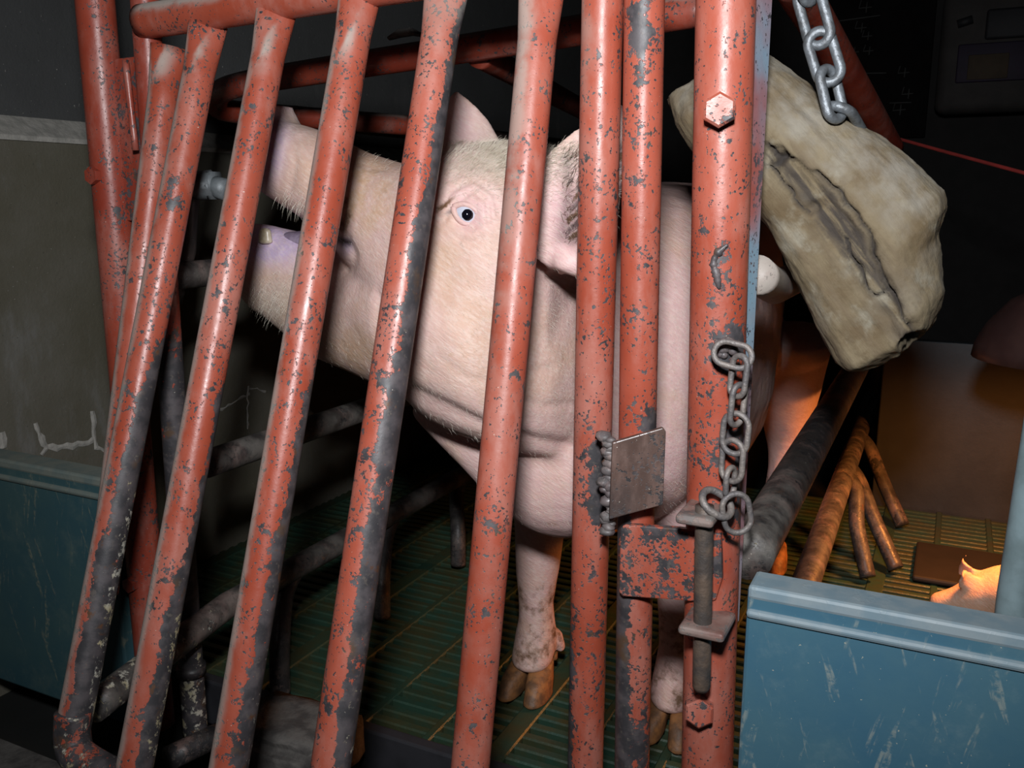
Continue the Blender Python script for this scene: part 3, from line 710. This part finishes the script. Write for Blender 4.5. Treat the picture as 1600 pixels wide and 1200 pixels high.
# ------------------------------------------------------------------ animals
def loft(rings, ns=28):
    """rings: (center, upvec(half height), sidevec(half width), exponent)"""
    V = []; Fc = []
    for c, u, s, e in rings:
        c = Vector(c); u = Vector(u); s = Vector(s)
        for k in range(ns):
            a = 2*math.pi*k/ns; ca, sa = math.cos(a), math.sin(a)
            V.append(c+u*(math.copysign(abs(ca)**(2/e), ca))+s*(math.copysign(abs(sa)**(2/e), sa)))
    n = len(rings)
    for i in range(n-1):
        for k in range(ns): Fc.append((i*ns+k, i*ns+(k+1) % ns, (i+1)*ns+(k+1) % ns, (i+1)*ns+k))
    Fc.append(tuple(range(ns))); Fc.append(tuple(range(n*ns-1, (n-1)*ns-1, -1)))
    return mesh_from(V, Fc)
def smooth_rings(rr, n=5):
    c = catmull([r[0] for r in rr], n); u = catmull([r[1] for r in rr], n); s = catmull([r[2] for r in rr], n)
    e = [rr[min(int(i/n), len(rr)-1)][3] for i in range(len(c))]
    return list(zip(c, u, s, e))
def cap(rr):      # add rounded tips at both ends
    out = []
    c0, u0, s0, e0 = rr[0]; d = (Vector(rr[0][0])-Vector(rr[1][0])).normalized()
    for t in (1, .75, .4): k = math.sqrt(1-t*t) if t < 1 else .03; m = min(Vector(u0).length, Vector(s0).length)*.5; out.append((Vector(c0)+d*m*t, Vector(u0)*max(k, .05), Vector(s0)*max(k, .05), 2))
    out += rr
    c0, u0, s0, e0 = rr[-1]; d = (Vector(rr[-1][0])-Vector(rr[-2][0])).normalized()
    for t in (.4, .75, 1): k = math.sqrt(1-t*t) if t < 1 else .03; m = min(Vector(u0).length, Vector(s0).length)*.5; out.append((Vector(c0)+d*m*t, Vector(u0)*max(k, .05), Vector(s0)*max(k, .05), 2))
    return out
def fuse(meshes, vox, smooth=8):
    bm = bmesh.new()
    for m in meshes: bm.from_mesh(m)
    me = bpy.data.meshes.new('fuse'); bm.to_mesh(me); bm.free(); o = link('tmp', me, None)
    md = o.modifiers.new('r', 'REMESH'); md.mode = 'VOXEL'; md.voxel_size = vox; md.use_smooth_shade = True
    m2 = o.modifiers.new('s', 'SMOOTH'); m2.iterations = smooth; m2.factor = .5
    out = bpy.data.meshes.new_from_object(o.evaluated_get(bpy.context.evaluated_depsgraph_get())); bpy.data.objects.remove(o); return out
HY = .855
def ring_px(top, bot, hw, Y=HY, e=2.2):
    a = atY(*top, Y); b = atY(*bot, Y); return ((a+b)/2, (a-b)/2, Vector((0, hw, 0)), e)
parts = []
# upper head: nose disc to neck
up_r = [ring_px((438, 152), (402, 296), .044, HY-.015, 2.4), ring_px((449, 188), (428, 305), .050, HY-.012, 2.3), ring_px((505, 206), (478, 336), .056, HY-.008), ring_px((566, 236), (538, 378), .064, HY-.002),
        ring_px((630, 254), (585, 440), .078, HY), ring_px((688, 252), (650, 520), .094, HY), ring_px((742, 226), (705, 590), .108, HY), ring_px((800, 218), (770, 645), .118, HY+.01), ring_px((862, 232), (850, 680), .126, HY+.03), ring_px((930, 262), (925, 700), .125, HY+.07)]
parts.append(loft(smooth_rings(up_r)))
# lower jaw
lo_r = [ring_px((388, 350), (384, 452), .026, HY-.012, 2.2), ring_px((408, 348), (400, 480), .036, HY-.01), ring_px((450, 358), (436, 506), .042, HY-.008), ring_px((510, 374), (492, 552), .052, HY-.004), ring_px((575, 392), (566, 582), .066, HY), ring_px((650, 420), (642, 612), .085, HY), ring_px((740, 450), (735, 655), .10, HY)]
parts.append(loft(cap(smooth_rings(lo_r))))
# cheek behind the mouth corner
parts.append(loft(cap(smooth_rings([ring_px((585, 398), (572, 568), .068, HY), ring_px((620, 380), (612, 592), .082, HY), ring_px((670, 370), (660, 605), .098, HY)]))))
# jowl
parts.append(loft(cap(smooth_rings([ring_px((640, 380), (632, 600), .07, HY), ring_px((720, 360), (716, 655), .118, HY), ring_px((820, 380), (815, 690), .135, HY+.01), ring_px((900, 420), (905, 712), .13, HY+.05)]))))
# trunk along Y
BXc = -.372
def tr(y, zt, zb, hw, x=BXc, e=2.4): return (Vector((x, y, (zt+zb)/2)), Vector((0, 0, (zt-zb)/2)), Vector((hw, 0, 0)), e)
trunk = [tr(.865, .50, .32, .085, -.40), tr(.90, .57, .285, .135, -.39), tr(.96, .63, .268, .160, -.378), tr(1.05, .662, .262, .170, -.372), tr(1.2, .675, .235, .175, -.378), tr(1.4, .68, .215, .178, -.41), tr(1.6, .68, .225, .175, -.437), tr(1.8, .66, .27, .16, -.455), tr(1.95, .60, .33, .12, -.46), tr(2.02, .54, .40, .07, -.46)]
parts.append(loft(cap(smooth_rings(trunk))))
# neck joining head and trunk
parts.append(loft(cap(smooth_rings([ring_px((780, 300), (770, 660), .11, HY+.02), ring_px((900, 280), (890, 740), .14, HY+.09), (Vector((-.385, 1.06, .47)), Vector((0, 0, .18)), Vector((.17, .03, 0)), 2.2)]))))
# throat fold hanging from the jaw to the brisket
parts.append(loft(cap(smooth_rings([ring_px((690, 600), (672, 652), .05, .90), ring_px((760, 600), (748, 716), .08, .91), ring_px((830, 600), (815, 790), .09, .92), ring_px((890, 600), (880, 828), .10, .93), ring_px((960, 600), (955, 826), .11, .95)]))))
def leg(pts, e=2.2):   # (point, half width x, half depth y)
    return loft(cap(smooth_rings([(Vector(p), Vector((a, 0, 0)), Vector((0, b, 0)), e) for p, a, b in pts])))
hooves = []
def foreleg(hx, hy, sx=0):
    parts.append(leg([((hx+sx*.4, hy+.03, .42), .055, .07), ((hx+sx*.3, hy+.025, .32), .046, .055), ((hx+sx*.2, hy+.02, .25), .034, .042), ((hx+sx*.1, hy+.015, .19), .0290, .033), ((hx, hy+.012, .13), .0232, .027), ((hx, hy+.012, .10), .0238, .027), ((hx, hy+.008, .07), .0275, .031), ((hx, hy-.002, .046), .0285, .029)]))
    parts.append(leg([((hx+.022, hy+.03, .075), .008, .010), ((hx+.029, hy+.032, .05), .006, .008)])); hooves.append((hx, hy))
hR = atZ(822, 1075, .012); hL = atZ(1043, 1140, .012)
foreleg(hR.x, hR.y+.02, .01); foreleg(hL.x, hL.y+.02, -.01)
def hindleg(hx, hy):
    parts.append(leg([((hx, hy+.10, .40), .07, .12), ((hx, hy+.08, .30), .055, .08), ((hx, hy+.11, .2), .033, .04), ((hx, hy+.08, .13), .028, .03), ((hx, hy+.02, .066), .026, .028)])); hooves.append((hx, hy))
hH = atZ(1197, 884, .012); hindleg(hH.x, hH.y+.03); hindleg(-.55, hH.y+.1)
# ears
def ear(base, tip, wid, facing, cup=.35, thick=.006, n=14):
    base = Vector(base); tip = Vector(tip); ax = tip-base; f = Vector(facing); f = (f-ax*(f.dot(ax)/ax.dot(ax))).normalized(); sd = ax.normalized().cross(f)
    V = []; Fc = []; m = 11
    for i in range(n+1):
        t = i/n; wv = wid*float(np.interp(t, [0, .15, .38, .7, .9, 1], [.5, .82, 1, .68, .32, .06]))
        c = base+ax*t+f*(.018*math.sin(math.pi*t))
        ring = []
        for k in range(m):
            q = -1+2*k/(m-1); p = c+sd*(wv*q)+f*(cup*wv*q*q*(1-.5*t)); ring.append(p)
        tk = thick*(1.3-.6*t)
        for k in range(m): V.append(ring[k]+f*tk*.5)
        for k in range(m-1, -1, -1): V.append(ring[k]-f*tk*.5)
    NR = 2*m
    for i in range(n):
        for k in range(NR): Fc.append((i*NR+k, i*NR+(k+1) % NR, (i+1)*NR+(k+1) % NR, (i+1)*NR+k))
    Fc.append(tuple(range(NR))); Fc.append(tuple(range(n*NR+NR-1, n*NR-1, -1)))
    return mesh_from(V, Fc)
EY = .765
parts.append(ear(atY(893, 425, EY+.015), atY(968, 160, EY+.02), .052, (-.1, -1, .2), .55, .011))
parts.append(loft(cap(smooth_rings([ring_px((868, 372), (868, 432), .022, EY+.03), ring_px((892, 388), (886, 430), .02, EY+.012), ring_px((930, 395), (926, 440), .018, EY+.02)]))))
parts.append(ear(atY(712, 275, .925), atY(712, 140, .95), .052, (-.25, .9, 0), .3, .011))
sow_me = fuse(parts, .0031, 22)

# sculpt folds and paint marks
co = coords(sow_me); nn = normals(sow_me); P = project(co)
near = (co[:, 1] < HY+.04) & (nn[:, 1] < .25); nf = near.astype(float)
def groove(pl, wd, depth): return -depth*np.exp(-(seg_dist(P, pl)/wd)**2)
def mound(x, y, sx, sy, h): return h*np.exp(-((P[:, 0]-x)/sx)**2-((P[:, 1]-y)/sy)**2)
EYE = (729, 336)
d = np.zeros(len(co))
d += groove([(690, 345), (712, 318), (740, 300), (762, 318), (764, 345)], 5, .0036)*nf
d += mound(738, 318, 46, 40, .006)*nf
d += groove([(684, 330), (708, 300), (742, 284), (772, 306), (778, 340)], 5, .0024)*nf
d += groove([(752, 372), (738, 380), (716, 372)], 5, .0018)*nf
d += groove([(548, 250), (575, 262), (600, 264)], 7, .0014)*nf+groove([(470, 215), (488, 250), (482, 300)], 7, .0016)*nf+groove([(455, 205), (462, 250), (452, 300)], 6, .0014)*nf
d += groove([(770, 600), (800, 622), (850, 635), (900, 630)], 7, .0018)*nf+groove([(690, 560), (730, 590), (780, 600)], 7, .0012)*nf
d += mound(EYE[0]+2, EYE[1], 22, 18, -.010)*nf
d += groove([(748, 352), (735, 358), (716, 348)], 5, .002)*nf
d += groove([(540, 378), (552, 400), (548, 420)], 9, .004)*nf
d += groove([(640, 612), (700, 640), (760, 668), (830, 690), (905, 700)], 12, .006)*nf
d += groove([(800, 560), (830, 580), (860, 575)], 8, .002)*nf
d += mound(600, 480, 70, 60, .006)*nf
d += groove([(862, 430), (885, 440), (908, 450)], 9, .006)*nf
d += mound(660, 380, 60, 50, -.004)*nf
fr = np.array([noise.fractal(Vector(c)*14, 1, 2, 3) for c in co]); d += fr*.0018
co = co+nn*d[:, None]; sow_me.vertices.foreach_set('co', co.ravel()); sow_me.update()
nz = np.array([noise.noise(Vector(c)*30) for c in co])
def blob(x, y, sx, sy, rot=0):
    c, s = math.cos(rot), math.sin(rot); X = P[:, 0]-x; Y = P[:, 1]-y; return np.exp(-((X*c+Y*s)/sx)**2-((-X*s+Y*c)/sy)**2)
headm = (co[:, 1] < HY+.2)
lav = np.clip(blob(415, 235, 26, 75, .24)*1.2+blob(420, 380, 62, 30)*1.6*(P[:, 1] < 430)+blob(535, 385, 14, 14)*.8, 0, 1)*headm
tan = np.clip(1.2*blob(555, 300, 60, 75)+.8*blob(800, 560, 110, 90)*.6+blob(560, 560, 80, 50)*.9+blob(690, 400, 70, 70)*.5+blob(470, 280, 50, 40)*.4, 0, 1)*headm
dirt_shade = np.clip(.55*blob(602, 297, 10, 10)+.75*blob(692, 322, 26, 8, -.5)+.5*blob(535, 330, 24, 55)+.42*blob(725, 390, 26, 12, 1.2)+.3*blob(500, 235, 40, 10, .5)+.3*blob(480, 330, 40, 8, .5), 0, 1)*headm  # dirt spots; the tall snout patch paints in a gate bar's soft shadow
dirt_shade = np.maximum(dirt_shade, .45*np.exp(-((co[:, 2]-.13)/.05)**2)*(co[:, 2] < .25))
tan = np.maximum(tan, .8*sstep(.26, .12, co[:, 2])); lowleg = .46*sstep(.23, .06, co[:, 2]); dirt_shade = np.maximum(dirt_shade, lowleg)  # lower legs: dirt, deepened to paint in the shade over the feet
rose = np.clip(blob(732, 330, 38, 40)*.75+.45*blob(880, 330, 40, 90)+.5*blob(720, 200, 40, 50)+.3*sstep(790, 920, P[:, 0])+.25*sstep(600, 740, P[:, 1]), 0, .8)
hairy = np.clip(blob(800, 245, 110, 42)*1.0+blob(425, 480, 60, 45)*.8+blob(470, 185, 40, 16)*.7, 0, .9)*headm
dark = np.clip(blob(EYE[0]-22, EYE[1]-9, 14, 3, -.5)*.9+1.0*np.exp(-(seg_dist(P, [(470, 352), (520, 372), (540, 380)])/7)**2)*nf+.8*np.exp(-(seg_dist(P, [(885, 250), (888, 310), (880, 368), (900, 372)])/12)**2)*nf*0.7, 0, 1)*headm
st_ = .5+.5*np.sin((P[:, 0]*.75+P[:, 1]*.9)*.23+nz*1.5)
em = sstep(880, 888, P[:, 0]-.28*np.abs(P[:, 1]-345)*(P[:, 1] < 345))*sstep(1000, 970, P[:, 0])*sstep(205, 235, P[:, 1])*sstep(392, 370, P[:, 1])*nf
dark = np.maximum(dark, em*(.25+.6*st_)); dirt_shade = np.maximum(dirt_shade, em*(1-st_)*.8)
for nm, v in (('lav', lav), ('tan', tan), ('dirt_shade', dirt_shade), ('rose', rose), ('hairy', hairy), ('dark', dark)): attr(sow_me, nm, v)
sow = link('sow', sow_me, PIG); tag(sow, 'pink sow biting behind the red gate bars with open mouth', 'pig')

# surface lookup: nearest camera-facing point on the sow through a pixel
from mathutils.bvhtree import BVHTree
sow_me.calc_loop_triangles()
tri = [tuple(t.vertices) for t in sow_me.loop_triangles]
bvh = BVHTree.FromPolygons([Vector(c) for c in co], tri)
def on_sow(px, py):
    r = ray(px, py).normalized(); h, n, _, _ = bvh.ray_cast(C0, r); return h, n
h, n = on_sow(*EYE)
vd = (C0-h).normalized(); n = (n*.6+vd*.4).normalized()
ec = h-n*.0075
def ball(name, c, r, mat, parent, seg=24):
    bm = bmesh.new(); bmesh.ops.create_uvsphere(bm, u_segments=seg, v_segments=seg//2, radius=r, matrix=Matrix.Translation(c)); me = bpy.data.meshes.new(name); bm.to_mesh(me); bm.free(); return link(name, me, mat, parent)
eye = ball('eye', ec, .0135, WHITE_EYE, sow); eye['label'] = 'wide open eye with black pupil'
pd = (vd+Vector((.06, 0, .03))).normalized()
ball('pupil', ec+pd*.0073, .0074, PUPIL, eye)
# eyelids
sx = n.cross(Vector((0, 0, 1))).normalized()
if sx.dot(ray(900, 300)-ray(700, 300)) < 0: sx = -sx
sy = Vector((0, 0, 1)); sy = (sy-n*sy.dot(n)).normalized()
tilt = -.55
ex = sx*math.cos(tilt)+sy*math.sin(tilt); ey = n.cross(ex)
if ey.z < 0: ey = -ey
for off, sgn, hh in ((0, 1, .0092), (0, -1, .0078)):
    pts = []
    for k in range(15):
        a = -1+2*k/14; pts.append(ec+n*(.0108*math.sqrt(max(.05, 1-.55*a*a))-.001)+ex*(a*.0145)+ey*(sgn*hh*(1-a*a)**.8))
    me = sweep_mesh(catmull(pts, 2), .0030, 10)
    for nm in ('lav', 'tan', 'dirt_shade', 'hairy'): attr(me, nm, np.zeros(len(me.vertices)))
    attr(me, 'rose', np.full(len(me.vertices), .6)); attr(me, 'dark', np.full(len(me.vertices), 0.)); link('eyelid', me, PIG, sow)
# hooves: two claws each
def claw(hx, hy, s):
    V = loft(cap(smooth_rings([(Vector((hx+s*.0145, hy+.004, .040)), Vector((.0140, 0, 0)), Vector((0, .024, .004)), 2.2), (Vector((hx+s*.0175, hy-.008, .026)), Vector((.0152, 0, 0)), Vector((0, .027, 0)), 2.3), (Vector((hx+s*.0195, hy-.018, .006)), Vector((.0150, 0, 0)), Vector((0, .030, 0)), 2.5)])))
    for v in V.vertices: v.co.z = max(v.co.z, .003)
    return V
for hx, hy in hooves:
    for s in (-1, 1): link('hoof_claw', claw(hx, hy-.006, s), HOOF, sow)
for px, py in ((864, 1015),):
    c = atY(px, py, hR.y+.05); me = loft(cap(smooth_rings([(c+Vector((0, 0, .012)), Vector((.006, 0, 0)), Vector((0, .008, 0)), 2), (c+Vector((.002, 0, -.012)), Vector((.0045, 0, 0)), Vector((0, .006, 0)), 2)]))); link('dewclaw', me, HOOF, sow)
# mouth
tg = loft(cap(smooth_rings([ring_px((452, 362), (452, 392), .018, HY-.01), ring_px((500, 360), (500, 400), .026, HY-.006), ring_px((545, 368), (545, 410), .03, HY)]))); link('tongue', tg, TONGUE, sow)
for px, py, rr in ((414, 352, 9),):
    c = atY(px, py+9, HY-.040); me = loft(cap(smooth_rings([(c+Vector((0, 0, -.012)), Vector((.009, 0, 0)), Vector((0, .006, 0)), 2), (c, Vector((.0075, 0, 0)), Vector((0, .005, 0)), 2), (c+Vector((0, 0, .002)), Vector((.005, 0, 0)), Vector((0, .003, 0)), 2)]))); link('tooth', me, TOOTH, sow)
# bristles
def hairs(name, seeds, mat, ln, wid, dirf, kindlab):
    V = []; Fc = []
    for (p, n) in seeds:
        L_ = ln*random.uniform(.5, 1.2); dd = dirf(p, n); dd = (dd+Vector((random.gauss(0, .22), random.gauss(0, .22), random.gauss(0, .22)))).normalized()
        s = dd.cross((C0-p).normalized()); s = s.normalized()*wid if s.length > 1e-4 else Vector((wid, 0, 0)); bend = Vector((0, 0, -1))*L_*.22
        i = len(V); q = p+dd*L_*.55; e = p+dd*L_+bend; V += [p-s, p+s, q-s*.7, q+s*.7, e]; Fc += [(i, i+1, i+3, i+2), (i+2, i+3, i+4)]
    me = bpy.data.meshes.new(name); me.from_pydata([tuple(v) for v in V], [], Fc); o = link(name, me, mat, sow); o['kind'] = 'stuff'; return o
def seeds(fn, n):
    out = []
    for _ in range(n*3):
        if len(out) >= n: break
        x, y = fn(); hh, nn_ = on_sow(x, y)
        if hh is not None and hh.y < 1.0: out.append((hh, nn_ if nn_.dot(C0-hh) > 0 else -nn_))
    return out
tang_right = Vector((.8, .1, .35))
hairs('head_bristles', seeds(lambda: (random.gauss(790, 70), 222+abs(random.gauss(0, 34))), 4200), HAIRM, .011, .00008, lambda p, n: n*.45+tang_right, '')
hairs('body_bristles', seeds(lambda: (random.uniform(450, 1090), random.uniform(250, 820)), 5200), HAIRM, .006, .00006, lambda p, n: n*.3+Vector((.7, .1, -.5)), '')
hairs('chin_bristles', seeds(lambda: (random.gauss(425, 35), random.gauss(470, 28)), 320), HAIRM, .010, .00007, lambda p, n: n*.5+Vector((-.2, 0, -.9)), '')
hairs('lip_whiskers', seeds(lambda: (random.uniform(404, 490), 290+(random.random()**.5)*40), 55), HAIRM, .013, .0001, lambda p, n: n*.5+Vector((-.15, 0, -.9)), '')
hairs('ear_bristles', seeds(lambda: (random.uniform(878, 912), random.uniform(235, 385)), 170), HAIRD, .02, .00016, lambda p, n: n*.5+Vector((.5, 0, .4)), '')

# piglet lying under the lamp
pc = atZ(1545, 925, .06)
pp = []
def pr_(x, y, z, a, b): return (pc+Vector((x, y, z)), Vector((0, 0, a)), Vector((0, b, 0)), 2.2)
pp.append(loft(cap(smooth_rings([pr_(-.02, 0, -.005, .03, .035), pr_(.02, 0, 0, .045, .05), pr_(.09, .005, .002, .05, .055), pr_(.16, .01, 0, .046, .05), pr_(.2, .01, -.01, .03, .03)]))))
pp.append(loft(cap(smooth_rings([pr_(-.075, -.01, -.028, .014, .016), pr_(-.05, -.008, -.02, .02, .022), pr_(-.02, -.004, -.008, .034, .036), pr_(.02, 0, 0, .036, .04)]))))
for s in (-1, 1):
    pp.append(ear(pc+Vector((-.012, s*.022-.004, .018)), pc+Vector((-.035, s*.045-.004, .04)), .016, (-1, 0, .3), .3, .007, 8))
    for lx in (.02, .15):
        pp.append(leg([((pc.x+lx, pc.y+s*.03, pc.z-.02), .018, .018), ((pc.x+lx-.02, pc.y+s*.045, pc.z-.04), .012, .012), ((pc.x+lx-.05, pc.y+s*.05, .018), .010, .010)]))
pm = fuse(pp, .004, 5)
for nm in ('lav', 'tan', 'dirt_shade', 'rose', 'hairy', 'dark'): attr(pm, nm, np.zeros(len(pm.vertices)))
o = link('piglet', pm, PIGLET); tag(o, 'small piglet lying in the orange glow of the heat lamp', 'pig')
